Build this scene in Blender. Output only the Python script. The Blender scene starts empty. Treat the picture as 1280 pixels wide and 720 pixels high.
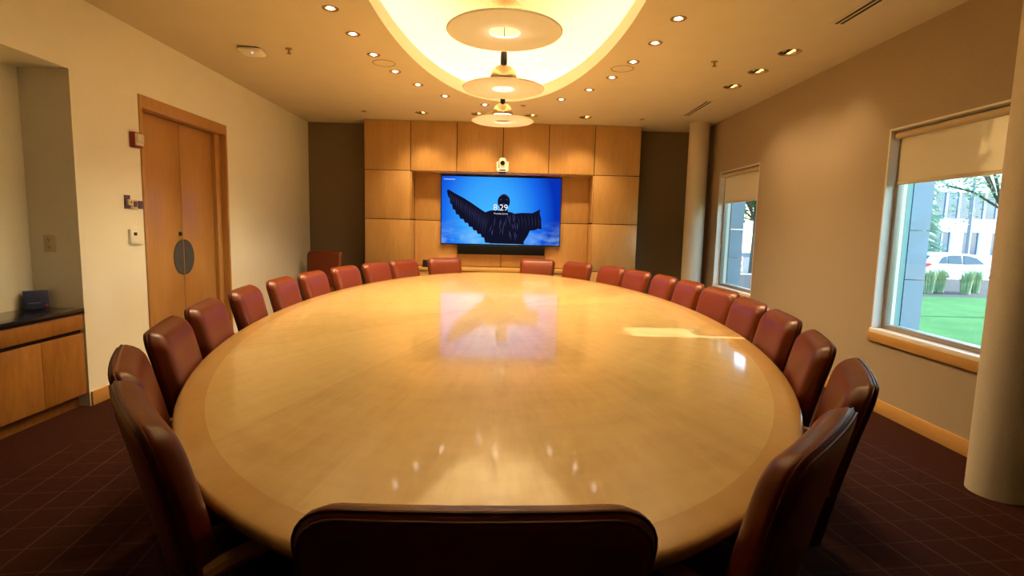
import bpy, bmesh, math, random
from mathutils import Vector, Matrix
R = math.radians
PI = math.pi
rnd = random.Random(7)
SC = bpy.context.scene
COL = SC.collection

# ------------------------------------------------------------------ numbers
CAM_H, F_PX, YAW, PITCH, ROLL = 1.389, 670.97, .0199, .1112, .0238
XL, XR, YB, YF, ZC = -3.032, 3.011, 8.549, -2.4, 2.936
TZ, TCX, TCY, TA, TB = .739, -.023, 4.397, 1.651, 3.467

# ------------------------------------------------------------------ shape helpers
def box(bm, x0, x1, y0, y1, z0, z1, bev=0, rot=None, seg=2):
    c = Vector(((x0+x1)/2, (y0+y1)/2, (z0+z1)/2))
    r = bmesh.ops.create_cube(bm, size=1)
    vs = r['verts']
    for v in vs:
        v.co = Vector((v.co.x*abs(x1-x0), v.co.y*abs(y1-y0), v.co.z*abs(z1-z0)))
    if bev:
        es = list({e for v in vs for e in v.link_edges})
        rr = bmesh.ops.bevel(bm, geom=es, offset=bev, segments=seg, profile=.5, affect='EDGES')
        vs = list({v for v in rr['verts']} | {v for f in rr['faces'] for v in f.verts} | {v for v in vs if v.is_valid})
    for v in vs:
        if rot is not None: v.co = rot @ v.co
        v.co += c
    return vs

def ring_verts(bm, pts): return [bm.verts.new(p) for p in pts]
def bridge(bm, a, b, closed=True):
    n = len(a)
    for i in range(n if closed else n-1):
        j = (i+1) % n
        bm.faces.new((a[i], a[j], b[j], b[i]))

def lathe(bm, prof, c=(0,0,0), seg=24, cap0=True, cap1=True, M=None):
    """prof: list of (radius, z) from one end to the other"""
    rings = []
    for r, z in prof:
        rings.append(ring_verts(bm, [Vector(c)+(Vector((r*math.cos(2*PI*k/seg), r*math.sin(2*PI*k/seg), z)) if M is None else M @ Vector((r*math.cos(2*PI*k/seg), r*math.sin(2*PI*k/seg), z))) for k in range(seg)]))
    for a, b in zip(rings, rings[1:]): bridge(bm, a, b)
    if cap0: bm.faces.new(rings[0][::-1])
    if cap1: bm.faces.new(rings[-1])

def tube(bm, pts, r, seg=8, closed=False, r1=None):
    pts = [Vector(p) for p in pts]; n = len(pts); rings = []
    prev = None
    for i, p in enumerate(pts):
        if closed: t = pts[(i+1) % n]-pts[i-1]
        else: t = pts[min(i+1, n-1)]-pts[max(i-1, 0)]
        t.normalize()
        up = prev if prev is not None else (Vector((0,0,1)) if abs(t.z) < .9 else Vector((1,0,0)))
        s = t.cross(up).normalized(); u = s.cross(t).normalized(); prev = u
        rr = r if r1 is None else r+(r1-r)*i/(n-1)
        rings.append(ring_verts(bm, [p+(s*math.cos(2*PI*k/seg)+u*math.sin(2*PI*k/seg))*rr for k in range(seg)]))
    for a, b in zip(rings, rings[1:]): bridge(bm, a, b)
    if closed: bridge(bm, rings[-1], rings[0])
    else:
        bm.faces.new(rings[0][::-1]); bm.faces.new(rings[-1])

def prism(bm, poly, a, b, axis='y'):
    """polygon in the other two axes, extruded from a to b along axis"""
    def P(p, t): return {'y': (p[0], t, p[1]), 'x': (t, p[0], p[1]), 'z': (p[0], p[1], t)}[axis]
    A = ring_verts(bm, [P(p, a) for p in poly]); B = ring_verts(bm, [P(p, b) for p in poly])
    bridge(bm, A, B); bm.faces.new(A[::-1]); bm.faces.new(B)

def finish(bm, smooth=True, angle=35):
    bmesh.ops.recalc_face_normals(bm, faces=bm.faces)
    for f in bm.faces: f.smooth = smooth
    if smooth:
        for e in bm.edges:
            if len(e.link_faces) == 2 and e.calc_face_angle(0) > R(angle): e.smooth = False

def obj(name, bm, mat, parent=None, smooth=True, angle=35, loc=None, rotz=None):
    finish(bm, smooth, angle)
    me = bpy.data.meshes.new(name); bm.to_mesh(me); bm.free()
    if mat is not None: me.materials.append(mat)
    o = bpy.data.objects.new(name, me); COL.objects.link(o)
    if parent is not None: o.parent = parent
    if loc is not None: o.location = loc
    if rotz is not None: o.rotation_euler = (0, 0, rotz)
    return o
def NB(): return bmesh.new()
def tag(o, label=None, cat=None, group=None, kind=None):
    if label: o['label'] = label
    if cat: o['category'] = cat
    if group: o['group'] = group
    if kind: o['kind'] = kind
    return o
def thing(name, label, cat, loc=(0,0,0), rotz=0, group=None):
    o = bpy.data.objects.new(name, None); COL.objects.link(o)
    o.location = loc; o.rotation_euler = (0,0,rotz); o.empty_display_size = .1
    return tag(o, label, cat, group)
def struct(name, bm, mat, parent=None, **k):
    o = obj(name, bm, mat, parent, **k)
    if parent is None: o['kind'] = 'structure'
    return o
def copy_tree(o, parent=None):
    c = o.copy(); COL.objects.link(c)
    if parent is not None: c.parent = parent
    for ch in list(o.children): copy_tree(ch, c)
    return c
def place(o, loc, rotz=0, label=None, group=None):
    o.location = loc; o.rotation_euler = (0,0,rotz)
    if label: o['label'] = label
    if group: o['group'] = group
    return o
def bxo(name, mat, parent, x0, x1, y0, y1, z0, z1, bev=.002, **k):
    bm = NB(); box(bm, x0, x1, y0, y1, z0, z1, bev); return obj(name, bm, mat, parent, **k)
def lamp(name, kind, loc, energy, color, parent=None, size=.05, rot=(0,0,0), spot=None, blend=.5):
    l = bpy.data.lights.new(name, kind); l.energy = energy; l.color = color
    if kind in ('SPOT', 'POINT'): l.shadow_soft_size = size
    if kind == 'SPOT': l.spot_size = R(spot); l.spot_blend = blend
    o = bpy.data.objects.new(name, l); COL.objects.link(o); o.location = loc; o.rotation_euler = rot
    if parent is not None: o.parent = parent
    return o

# ------------------------------------------------------------------ materials
def mat(name, col=(.5,.5,.5), rough=.5, metal=0, spec=.5, coat=0, coat_r=.05, emit=None, es=0):
    m = bpy.data.materials.new(name); m.use_nodes = True
    b = m.node_tree.nodes['Principled BSDF']
    b.inputs['Base Color'].default_value = (*col, 1); b.inputs['Roughness'].default_value = rough
    b.inputs['Metallic'].default_value = metal; b.inputs['Specular IOR Level'].default_value = spec
    b.inputs['Coat Weight'].default_value = coat; b.inputs['Coat Roughness'].default_value = coat_r
    if emit: b.inputs['Emission Color'].default_value = (*emit, 1); b.inputs['Emission Strength'].default_value = es
    return m
class NT:
    def __init__(s, m): s.t = m.node_tree; s.b = s.t.nodes['Principled BSDF']
    def n(s, typ, **k):
        x = s.t.nodes.new(typ)
        for a, v in k.items():
            if a.startswith('i_'): x.inputs[int(a[2:])].default_value = v
            else: setattr(x, a, v)
        return x
    def l(s, a, b): s.t.links.new(a, b)
    def math(s, op, a, b=None):
        x = s.n('ShaderNodeMath', operation=op)
        for i, v in ((0, a), (1, b)):
            if v is None: continue
            if isinstance(v, (int, float)): x.inputs[i].default_value = v
            else: s.l(v, x.inputs[i])
        return x.outputs[0]
    def coords(s, which='Object', scale=(1,1,1)):
        c = s.n('ShaderNodeTexCoord'); mp = s.n('ShaderNodeMapping'); mp.inputs['Scale'].default_value = scale
        s.l(c.outputs[which], mp.inputs[0]); return mp.outputs[0]
    def noise(s, vec, scale, detail=4, rough=.55):
        x = s.n('ShaderNodeTexNoise'); x.inputs['Scale'].default_value = scale; x.inputs['Detail'].default_value = detail
        x.inputs['Roughness'].default_value = rough
        if vec is not None: s.l(vec, x.inputs['Vector'])
        return x.outputs['Fac']
    def ramp(s, fac, stops):
        x = s.n('ShaderNodeValToRGB'); e = x.color_ramp.elements
        while len(e) < len(stops): e.new(.5)
        for q, (p, c) in zip(e, stops): q.position = p; q.color = (*c, 1)
        s.l(fac, x.inputs[0]); return x.outputs[0]
    def bump(s, h, strength, dist=.01):
        x = s.n('ShaderNodeBump'); x.inputs['Strength'].default_value = strength; x.inputs['Distance'].default_value = dist
        s.l(h, x.inputs['Height']); s.l(x.outputs[0], s.b.inputs['Normal'])
def noisy(name, c0, c1, scale, rough=.6, stretch=(1,1,1), bump=0, bscale=None, detail=4, lo=.3, hi=.7, **k):
    m = mat(name, c0, rough, **k); t = NT(m)
    v = t.coords('Object', stretch)
    t.l(t.ramp(t.noise(v, scale, detail), [(lo, c0), (hi, c1)]), t.b.inputs['Base Color'])
    if bump: t.bump(t.noise(v, bscale or scale*4, 3), bump)
    return m
def sc(c, k): return tuple(x*k for x in c)

PLASTER = (.72,.66,.54)
M = {}
M['ceiling'] = noisy('ceiling_paint', (.60,.52,.395), (.63,.545,.42), 3, .85)
M['dome'] = mat('dome_paint', (.82,.78,.68), .8)
M['wall_cream'] = noisy('cream_wall_paint', (.82,.79,.70), (.85,.82,.73), 2.5, .36, bump=.03, bscale=40, spec=.4)
M['wall_tan'] = noisy('tan_wall_covering', (.34,.262,.175), (.385,.30,.205), 90, .8, bump=.15, bscale=160, spec=.2)
M['wall_dark'] = noisy('dark_taupe_wall_covering', (.19,.14,.085), (.225,.17,.105), 80, .85, bump=.1, bscale=150, spec=.2)
M['column'] = noisy('column_paint', (.56,.49,.38), (.6,.53,.42), 60, .55, bump=.05, bscale=120, spec=.3)
WD0, WD1 = (.44,.235,.075), (.58,.34,.125)
def wood(name, c0, c1, stretch, rough=.35, coat=.3, scale=6, fleck=True):
    m = mat(name, c0, rough, coat=coat, coat_r=.2); t = NT(m)
    v = t.coords('Object', stretch)
    f = t.noise(v, scale, 6, .6)
    g = t.noise(t.coords('Object', tuple(s*.25+.15 for s in stretch)), 3, 3)
    mix = t.math('ADD', t.math('MULTIPLY', f, .6), t.math('MULTIPLY', g, .4))
    oi = t.n('ShaderNodeObjectInfo')
    mix = t.math('ADD', mix, t.math('MULTIPLY', t.math('SUBTRACT', oi.outputs['Random'], .5), .16))
    t.l(t.ramp(mix, [(.3, c0), (.68, c1)]), t.b.inputs['Base Color'])
    return m
M['maple'] = wood('maple_panel', WD0, WD1, (9,9,.7))
M['maple_door'] = wood('maple_door_veneer', (.40,.19,.055), (.50,.265,.09), (8,8,.6), .3)
M['maple_cab'] = wood('figured_cabinet_veneer', (.27,.105,.022), (.44,.205,.05), (5,5,1.2), .3)
M['maple_h'] = wood('maple_trim', (.46,.235,.065), (.58,.32,.1), (1,1,12), .35)
M['gap'] = mat('dark_reveal', (.03,.015,.006), .8)
M['leather'] = noisy('burgundy_leather', (.125,.022,.006), (.155,.03,.009), 5, .31, bump=.05, bscale=220, spec=.36)
M['leather_dark'] = noisy('dark_brown_leather', (.085,.02,.008), (.11,.028,.011), 5, .4, bump=.06, bscale=220)
M['welt'] = mat('leather_welt', (.11,.022,.009), .42)
M['bronze'] = mat('bronze_metal', (.32,.19,.07), .3, metal=.8)
M['armwood'] = mat('chair_arm_wood', (.42,.25,.09), .3, coat=.4)
M['black_metal'] = mat('black_metal', (.015,.013,.012), .4, metal=.3)
M['rubber'] = mat('black_caster', (.012,.012,.012), .6)
M['chrome'] = mat('polished_aluminium', (.85,.78,.66), .14, metal=1)
M['spun'] = mat('spun_brass_reflector', (.66,.53,.33), .24, metal=1)
M['can_dark'] = mat('lamp_housing', (.17,.10,.04), .45)
M['can_trim'] = mat('lamp_trim', (.24,.15,.065), .5)
M['trim_tan'] = mat('tan_light_trim', (.36,.25,.12), .5)
M['black'] = mat('black_plastic', (.006,.006,.007), .45, spec=.25)
M['white_plastic'] = mat('white_plastic', (.78,.75,.68), .4)
M['granite'] = noisy('black_granite', (.008,.008,.009), (.02,.02,.022), 90, .08, spec=.6)
M['frame_grey'] = mat('window_frame_metal', (.30,.26,.21), .45, metal=.2)
M['jamb'] = mat('jamb_paint', (.74,.70,.64), .5)
M['shade'] = noisy('roller_shade_fabric', (.70,.56,.37), (.74,.60,.40), 160, .8, spec=.2)
t = NT(M['shade']); tr = t.n('ShaderNodeBsdfTranslucent'); tr.inputs[0].default_value = (.75,.6,.4,1); mx = t.n('ShaderNodeMixShader'); mx.inputs[0].default_value = .3
t.l(t.b.outputs[0], mx.inputs[1]); t.l(tr.outputs[0], mx.inputs[2]); t.l(mx.outputs[0], t.t.nodes['Material Output'].inputs[0])
M['red'] = mat('fire_alarm_red', (.26,.015,.02), .35)
M['lens_clear'] = mat('strobe_lens', (.65,.6,.5), .12, spec=.8)
M['purple'] = mat('plum_plate', (.09,.055,.13), .4)
M['beige_plate'] = mat('beige_plate', (.62,.52,.36), .45)
M['steel'] = mat('dark_brushed_plate', (.07,.075,.085), .4, metal=.2)

# carpet: dark red-brown with a thin lighter grid
def carpet():
    m = mat('carpet', (.06,.02,.01), .95, spec=.1); t = NT(m)
    c = t.n('ShaderNodeTexCoord'); mp = t.n('ShaderNodeMapping'); mp.inputs['Rotation'].default_value = (0,0,R(-7))
    t.l(c.outputs['Object'], mp.inputs[0])
    sp = t.n('ShaderNodeSeparateXYZ'); t.l(mp.outputs[0], sp.inputs[0])
    def line(o, pitch, w):
        f = t.math('FRACT', t.math('DIVIDE', o, pitch)); d = t.math('ABSOLUTE', t.math('SUBTRACT', f, .5))
        return t.math('GREATER_THAN', d, .5-w/pitch/2)
    g = t.math('MAXIMUM', line(sp.outputs[0], .17, .011), t.math('MULTIPLY', line(sp.outputs[1], .17, .009), .6))
    # plain border along the walls
    s2 = t.n('ShaderNodeSeparateXYZ'); t.l(c.outputs['Object'], s2.inputs[0])
    g = t.math('MULTIPLY', g, t.math('LESS_THAN', t.math('ABSOLUTE', s2.outputs[0]), 2.62))
    nz = t.noise(c.outputs['Object'], 160, 3); ns = t.noise(c.outputs['Object'], 26, 3)
    g = t.math('MULTIPLY', g, t.math('ADD', .35, t.math('MULTIPLY', ns, 1.0)))
    base = t.ramp(t.math('ADD', t.math('MULTIPLY', nz, .6), t.math('MULTIPLY', ns, .4)), [(.3, (.026,.007,.0045)), (.7, (.048,.014,.009))])
    mx = t.n('ShaderNodeMix', data_type='RGBA'); t.l(g, mx.inputs[0]); t.l(base, mx.inputs[6]); mx.inputs[7].default_value = (.07,.034,.024,1)
    t.l(mx.outputs[2], t.b.inputs['Base Color']); t.bump(nz, .4, .004)
    return m
M['carpet'] = carpet()

# sunburst maple veneer: grain runs outwards from the middle of the table, wedge by wedge
def burst(name, c0, c1, c2, wedges, tint):
    m = mat(name, c1, .28, coat=.85, coat_r=.07, spec=.45); t = NT(m)
    c = t.n('ShaderNodeTexCoord'); s = t.n('ShaderNodeSeparateXYZ'); t.l(c.outputs['Object'], s.inputs[0])
    x = s.outputs[0]; y = t.math('MULTIPLY', s.outputs[1], .6)
    ang = t.math('ARCTAN2', x, y); rad = t.math('SQRT', t.math('ADD', t.math('MULTIPLY', x, x), t.math('MULTIPLY', y, y)))
    w = t.math('FLOOR', t.math('MULTIPLY', t.math('ADD', ang, PI), wedges/(2*PI)))
    wn = t.n('ShaderNodeTexWhiteNoise', noise_dimensions='1D'); t.l(w, wn.inputs['W'])
    cv = t.n('ShaderNodeCombineXYZ'); t.l(t.math('MULTIPLY', ang, 14), cv.inputs[0]); t.l(t.math('MULTIPLY', rad, 2.2), cv.inputs[1]); t.l(wn.outputs['Value'], cv.inputs[2])
    g = t.noise(cv.outputs[0], 2.2, 6, .65)
    cv2 = t.n('ShaderNodeCombineXYZ'); t.l(t.math('MULTIPLY', ang, 3), cv2.inputs[0]); t.l(t.math('MULTIPLY', rad, 9), cv2.inputs[1])
    g2 = t.noise(cv2.outputs[0], 2.0, 3)
    v = t.math('ADD', t.math('ADD', t.math('MULTIPLY', g, .6), t.math('MULTIPLY', g2, .4)), t.math('MULTIPLY', t.math('SUBTRACT', wn.outputs['Value'], .5), tint))
    t.l(t.ramp(v, [(.25, c0), (.5, c1), (.75, c2)]), t.b.inputs['Base Color'])
    return m
M['table_field'] = burst('table_sunburst_maple', (.54,.37,.14), (.66,.49,.21), (.74,.58,.28), 28, .17)
M['table_band'] = burst('table_border_maple', (.50,.31,.10), (.56,.36,.13), (.61,.41,.16), 40, .06)

def emis(name, col, s):
    m = bpy.data.materials.new(name); m.use_nodes = True; t = m.node_tree; t.nodes.clear()
    e = t.nodes.new('ShaderNodeEmission'); e.inputs[0].default_value = (*col, 1); e.inputs[1].default_value = s
    o = t.nodes.new('ShaderNodeOutputMaterial'); t.links.new(e.outputs[0], o.inputs[0]); return m
WARM = (1, .70, .35); WARM2 = (1, .74, .42)
M['cove_strip'] = emis('cove_lamp', (1,.72,.38), 17)
M['pin_lens'] = emis('small_lamp_lens', (1,.86,.74), 9)
M['gold_lamp'] = emis('amber_reflector', (1,.60,.18), 1.6)
M['bulb'] = emis('pendant_bulb', (1,.86,.68), 3)
M['led_blue'] = emis('blue_led', (.25,.2,1), 2.5)
M['white_lamp'] = emis('bright_lamp', (1,.9,.85), 4)
def opal():
    m = mat('opal_disc', (.9,.88,.84), .35); t = NT(m)
    tr = t.n('ShaderNodeBsdfTranslucent'); tr.inputs[0].default_value = (.92,.88,.8,1)
    mx = t.n('ShaderNodeMixShader'); mx.inputs[0].default_value = .4
    out = t.t.nodes['Material Output']
    t.l(t.b.outputs[0], mx.inputs[1]); t.l(tr.outputs[0], mx.inputs[2]); t.l(mx.outputs[0], out.inputs[0]); return m
M['opal'] = opal()
def glass():
    m = bpy.data.materials.new('window_glass'); m.use_nodes = True; t = m.node_tree; t.nodes.clear()
    a = t.nodes.new('ShaderNodeBsdfTransparent'); a.inputs[0].default_value = (.86,.95,.97,1)
    g = t.nodes.new('ShaderNodeBsdfGlossy'); g.inputs['Roughness'].default_value = .02
    lw_ = t.nodes.new('ShaderNodeLayerWeight'); pw = t.nodes.new('ShaderNodeMath'); pw.operation = 'POWER'; pw.inputs[1].default_value = 4.5; t.links.new(lw_.outputs['Facing'], pw.inputs[0])
    f = t.nodes.new('ShaderNodeMath'); f.operation = 'MULTIPLY_ADD'; f.inputs[1].default_value = .8; f.inputs[2].default_value = .04; t.links.new(pw.outputs[0], f.inputs[0])
    x = t.nodes.new('ShaderNodeMixShader'); o = t.nodes.new('ShaderNodeOutputMaterial')
    t.links.new(f.outputs[0], x.inputs[0]); t.links.new(a.outputs[0], x.inputs[1]); t.links.new(g.outputs[0], x.inputs[2]); t.links.new(x.outputs[0], o.inputs[0])
    return m
M['glass'] = glass()

# ------------------------------------------------------------------ the room shell
bm = NB(); box(bm, XL-.5, XR+.3, YF-.2, YB+.2, -.12, 0); struct('floor', bm, M['carpet'])

# left wall: alcove for the credenza (y 1.2..3.918) and the double-door opening
AY0, AY1, AZ, AX = 1.2, 3.918, 2.415, -3.385
DY0, DY1, DZ = 4.622, 6.04, 2.418
XO = -3.5
bm = NB()
for a in ((YF-.2, AY0, 0, ZC), (AY0, AY1, AZ, ZC), (AY1, DY0, 0, ZC), (DY0, DY1, DZ, ZC), (DY1, YB+.2, 0, ZC)): box(bm, XO, XL, *a)
box(bm, XO, AX, AY0, AY1, 0, AZ)
box(bm, XO-.02, XO, DY0-.05, DY1+.05, 0, DZ+.05)
struct('wall_left', bm, M['wall_cream'], smooth=False)
bm = NB(); box(bm, XL-.4, XR+.3, YB, YB+.2, 0, ZC); struct('wall_back', bm, M['wall_dark'], smooth=False)
bm = NB(); box(bm, XL-.4, XR+.3, YF-.2, YF, 0, ZC); struct('wall_front', bm, M['wall_dark'], smooth=False)
W = [(3.15, 4.252), (6.388, 7.562)]           # window openings in y
WZ0, WZ1, XG = .655, 2.222, 3.115
bm = NB()
ys = [YF-.2, W[0][0], W[0][1], W[1][0], W[1][1], YB+.2]
for i in (0, 2, 4): box(bm, XR, XR+.19, ys[i], ys[i+1], 0, ZC)
for a, b in W: box(bm, XR, XR+.19, a, b, 0, WZ0-.03); box(bm, XR, XR+.19, a, b, WZ1, ZC)
struct('wall_right', bm, M['wall_tan'], smooth=False)

# ceiling with the oval opening and a hole for every recessed lamp
OX, OY, OA, OB = -.012, 4.03, .95, 2.8
PIN = []
pl = [(-1.28,4.105), (-1.26,4.619), (-1.216,5.146), (-1.123,5.669), (-.969,6.157), (-.721,6.643), (-.261,7.039)]
pr_ = [(1.25,4.093), (1.228,4.616), (1.17,5.129), (1.08,5.655), (.93,6.167), (.669,6.641)]
near = [(s*x-.015, y) for s in (-1, 1) for x, y in ((1.262,3.55), (1.235,3.02))]
PIN = pl+pr_
BIG = [(-1.15,7.633), (-.378,7.6), (.362,7.612), (1.115,7.628)]
WASH = [(2.418,4.74), (2.416,5.307), (2.406,5.861)]
def ell(a, b, z, n=96, cx=OX, cy=OY): return [Vector((cx+a*math.cos(2*PI*k/n), cy+b*math.sin(2*PI*k/n), z)) for k in range(n)]
bm = NB()
def loop(pts):
    v = ring_verts(bm, pts)
    for i in range(len(v)): bm.edges.new((v[i], v[(i+1) % len(v)]))
loop([Vector(p) for p in ((XL-.45,YF-.2,ZC), (XR+.25,YF-.2,ZC), (XR+.25,YB+.2,ZC), (XL-.45,YB+.2,ZC))])
loop(ell(OA, OB, ZC))
for x, y in PIN: loop([Vector((x+.047*math.cos(2*PI*k/16), y+.047*math.sin(2*PI*k/16), ZC)) for k in range(16)])
for x, y in BIG+WASH: loop([Vector((x+.085*math.cos(2*PI*k/20), y+.085*math.sin(2*PI*k/20), ZC)) for k in range(20)])
bmesh.ops.triangle_fill(bm, use_beauty=True, use_dissolve=False, edges=bm.edges[:])
struct('ceiling', bm, M['ceiling'], smooth=False)
bm = NB(); box(bm, XL-.47, XR+.3, YF-.25, YB+.25, ZC+.67, ZC+.82); struct('roof_slab', bm, M['frame_grey'], smooth=False)  # unseen slab, added so no sun leaks in through the ceiling holes
# rim, ledge and dome of the oval cove
LIP, TOP = ZC+.135, ZC+.62
bm = NB()
prof = [(0, ZC), (0, LIP), (.025, LIP), (.025, ZC+.02), (.34, ZC+.02), (.36, ZC+.12), (.30, TOP-.16), (.12, TOP-.04), (-.2, TOP)]
rs = [ring_verts(bm, ell(OA+d, OB+d, z)) for d, z in prof]
for a, b in zip(rs, rs[1:]): bridge(bm, a, b)
bm.faces.new(rs[-1])
o = struct('ceiling_dome', bm, M['dome'], angle=50)
bm = NB(); tube(bm, ell(OA+.16, OB+.16, ZC+.06), .018, 8, closed=True)
o = obj('cove_light', bm, M['cove_strip']); tag(o, 'warm hidden light strip running round behind the lip of the oval ceiling dome', 'light')

# columns
for n, (x, y, l) in enumerate(((2.79, 7.84, 'round beige floor to ceiling column in the far right corner'), (2.763, 2.777, 'large round beige column at the right edge, nearest the viewer'))):
    bm = NB(); lathe(bm, [(.14, 0), (.14, ZC)], (x, y, 0), 40); o = struct('column', bm, M['column']); tag(o, l, 'column')

# baseboards
def board(name, parts):
    bm = NB()
    for a in parts: box(bm, *a, 0, .108, .004)
    struct(name, bm, M['maple_h'])
board('baseboard_left', [(XL, XL+.014, AY1+.012, DY0-.002), (XL, XL+.014, DY1+.002, YB), (XL, XL+.014, YF, AY0)])
board('baseboard_right', [(XR-.014, XR, YF, YB)])
board('baseboard_back', [(XL+.014, -2.09, YB-.014, YB), (2.06, XR-.014, YB-.014, YB)])

# windows
for i, (a, b) in enumerate(W):
    w = thing('window_%d' % (i+1), ('near right-hand window looking out on the lawn and the parked white car', 'far right-hand window beside the corner column')[i], 'window'); w['kind'] = 'structure'
    bm = NB()       # jamb and head lining
    box(bm, XR-.001, XG+.07, b-.012, b+.001, WZ0, WZ1); box(bm, XR-.001, XG+.07, a-.001, a+.012, WZ0, WZ1); box(bm, XR-.001, XG+.07, a+.012, b-.012, WZ1-.012, WZ1+.001)
    obj('window_jamb', bm, M['jamb'], w, smooth=False)
    bm = NB()
    for q in ((a+.012, a+.045, WZ0, WZ1-.012), (b-.045, b-.012, WZ0, WZ1-.012), (a+.045, b-.045, WZ0, WZ0+.035), (a+.045, b-.045, WZ1-.05, WZ1-.012)): box(bm, XG-.03, XG+.02, *q, .003)
    obj('window_frame', bm, M['frame_grey'], w)
    bm = NB(); box(bm, XG-.004, XG+.004, a+.045, b-.045, WZ0+.035, WZ1-.05); obj('window_pane', bm, M['glass'], w, smooth=False)
    bm = NB(); box(bm, XR-.012, XG-.03, a-.005, b+.005, WZ0-.03, WZ0, .003); obj('sill_board', bm, M['jamb'], w)
    bm = NB(); box(bm, XR-.02, XR-.0005, a-.012, b+.012, .555, .626, .003); obj('sill_apron', bm, M['maple_h'], w)
    bm = NB(); box(bm, XG+.02, XR+.26, a-.03, b+.03, WZ0-.06, WZ0+.012, .003); obj('outer_sill', bm, M['jamb'], w)
    s = thing('roller_shade', ('wide tan roller shade half drawn over the near window' if i == 0 else 'tan roller shade half drawn over the far window'), 'window shade', (XR+.05, (a+b)/2, WZ1-.05), 0, 'roller shades')
    h = (b-a)/2-.03
    bm = NB(); tube(bm, [(0, -h, 0), (0, h, 0)], .027, 16); obj('shade_roller', bm, M['shade'], s)
    bm = NB(); box(bm, .018, .0205, -h+.015, h-.015, -.36, 0); obj('shade_fabric', bm, M['shade'], s, smooth=False)
    bm = NB(); box(bm, .012, .026, -h+.015, h-.015, -.378, -.352, .004); obj('hem_bar', bm, M['shade'], s)

# double door
d = thing('door_1', 'double maple door with a round dark pull plate', 'door'); d['kind'] = 'structure'
FW = .1
bm = NB()
box(bm, XL-.13, XL+.012, DY0+.001, DY0+.035, 0, DZ-.001, .002); box(bm, XL-.13, XL+.012, DY1-.035, DY1-.001, 0, DZ-.001, .002)
box(bm, XL-.13, XL+.012, DY0+.035, DY1-.035, DZ-.105, DZ-.001, .002)
for a, b in ((DY0+.035, DY0+.055), (DY1-.13, DY1-.035)): box(bm, XL-.13, XL-.055 if b-a > .05 else XL-.03, a, b, 0, DZ-.105, .002)
obj('door_frame', bm, M['maple_door'], d)
YM = 5.335
for a, b in ((DY0+.057, YM-.003), (YM+.003, DY1-.037)):
    leaf = bxo('door_leaf', M['maple_door'], d, XL-.14, XL-.095, a, b, .01, DZ-.108, .002)
    s = -1 if a < YM-.1 else 1
    bm = NB()
    pts = [(YM+s*.012+s*.155*math.sin(PI*k/24), 1.03+.172*math.cos(PI*k/24)) for k in range(25)]
    prism(bm, pts, XL-.0955, XL-.088, 'x'); obj('pull_plate', bm, M['steel'], leaf)
    if s < 0:
        bm = NB(); lathe(bm, [(.02, 0), (.02, .012), (.012, .02)], (XL-.096, YM-.05, 1.258), 16, M=Matrix.Rotation(PI/2, 3, 'Y')); obj('lock_cylinder', bm, M['black_metal'], leaf)
    else:
        bm = NB(); box(bm, XL-.096, XL-.085, YM+.03, YM+.075, .30, .40, .003); tube(bm, [(XL-.085, YM+.05, .37), (XL-.055, YM+.05, .36), (XL-.045, YM+.05, .32)], .008, 8); obj('door_stop', bm, M['black_metal'], leaf)

# ------------------------------------------------------------------ feature wall
PY = 8.18
fw = thing('wood_feature_wall', 'floor to ceiling maple panelled feature wall framing the screen', 'panelled wall', (0, PY, 0))
C6 = [-2.08+.6873*k for k in range(7)]
RZ = [.03, .755, 1.481, 2.207, ZC-.003]
bm = NB()       # dark backing that shows in the gaps
dy = .022
box(bm, C6[0]+.004, C6[1]-.004, dy, YB-PY-.001, .02, RZ[4]-.004); box(bm, C6[5]+.004, C6[6]-.004, dy, YB-PY-.001, .02, RZ[4]-.004)
box(bm, C6[1]-.004, C6[5]+.004, dy, YB-PY-.001, RZ[3]+.004, RZ[4]-.004)
box(bm, C6[1]-.004, C6[5]+.004, dy, YB-PY-.001, .02, RZ[1]-.03)
box(bm, C6[1]-.004, C6[5]+.004, YB-PY-.02, YB-PY-.001, RZ[1]-.03, RZ[3]+.004)
obj('backing', bm, M['gap'], fw, smooth=False)
G = .005
for k in range(6): bxo('panel', M['maple'], fw, C6[k]+G, C6[k+1]-G, 0, dy, RZ[3]+G, RZ[4])
for k in (0, 5):
    for r in range(3): bxo('panel', M['maple'], fw, C6[k]+G, C6[k+1]-G, 0, dy, RZ[r]+G, RZ[r+1]-G)
for r in (1, 2):        # returns of the niche and outer returns
    bxo('return_panel', M['maple'], fw, C6[1]-.004, C6[1]+.012, dy+.002, YB-PY-.02, RZ[r]+.012, RZ[r+1]-G)
    bxo('return_panel', M['maple'], fw, C6[5]-.012, C6[5]+.004, dy+.002, YB-PY-.02, RZ[r]+.012, RZ[r+1]-G)
    for k in range(1, 5):
        z0, z1 = RZ[r]+G+(.012 if r == 1 else 0), RZ[r+1]-G
        bxo('back_panel', M['maple'], fw, max(C6[k]+G, C6[1]+.014), min(C6[k+1]-G, C6[5]-.014), YB-PY-.035, YB-PY-.02, z0, z1)
bxo('return_panel', M['maple'], fw, C6[0]+.001, C6[0]+.003, dy, YB-PY-.002, .03, ZC-.004, 0)
bxo('return_panel', M['maple'], fw, C6[6]-.003, C6[6]-.001, dy, YB-PY-.002, .03, ZC-.004, 0)
bxo('niche_soffit', M['maple'], fw, C6[1]+.012, C6[5]-.012, dy+.002, YB-PY-.036, RZ[3]-.008, RZ[3]+.003, 0)
for k in range(1, 5): bxo('cabinet_front', M['maple'], fw, C6[k]+G, C6[k+1]-G, 0, dy, RZ[0]+G, RZ[1]-.045)
bxo('ledge_top', M['maple_h'], fw, C6[1]+.001, C6[5]-.001, -.012, YB-PY-.036, RZ[1]-.04, RZ[1]+.01)

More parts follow.
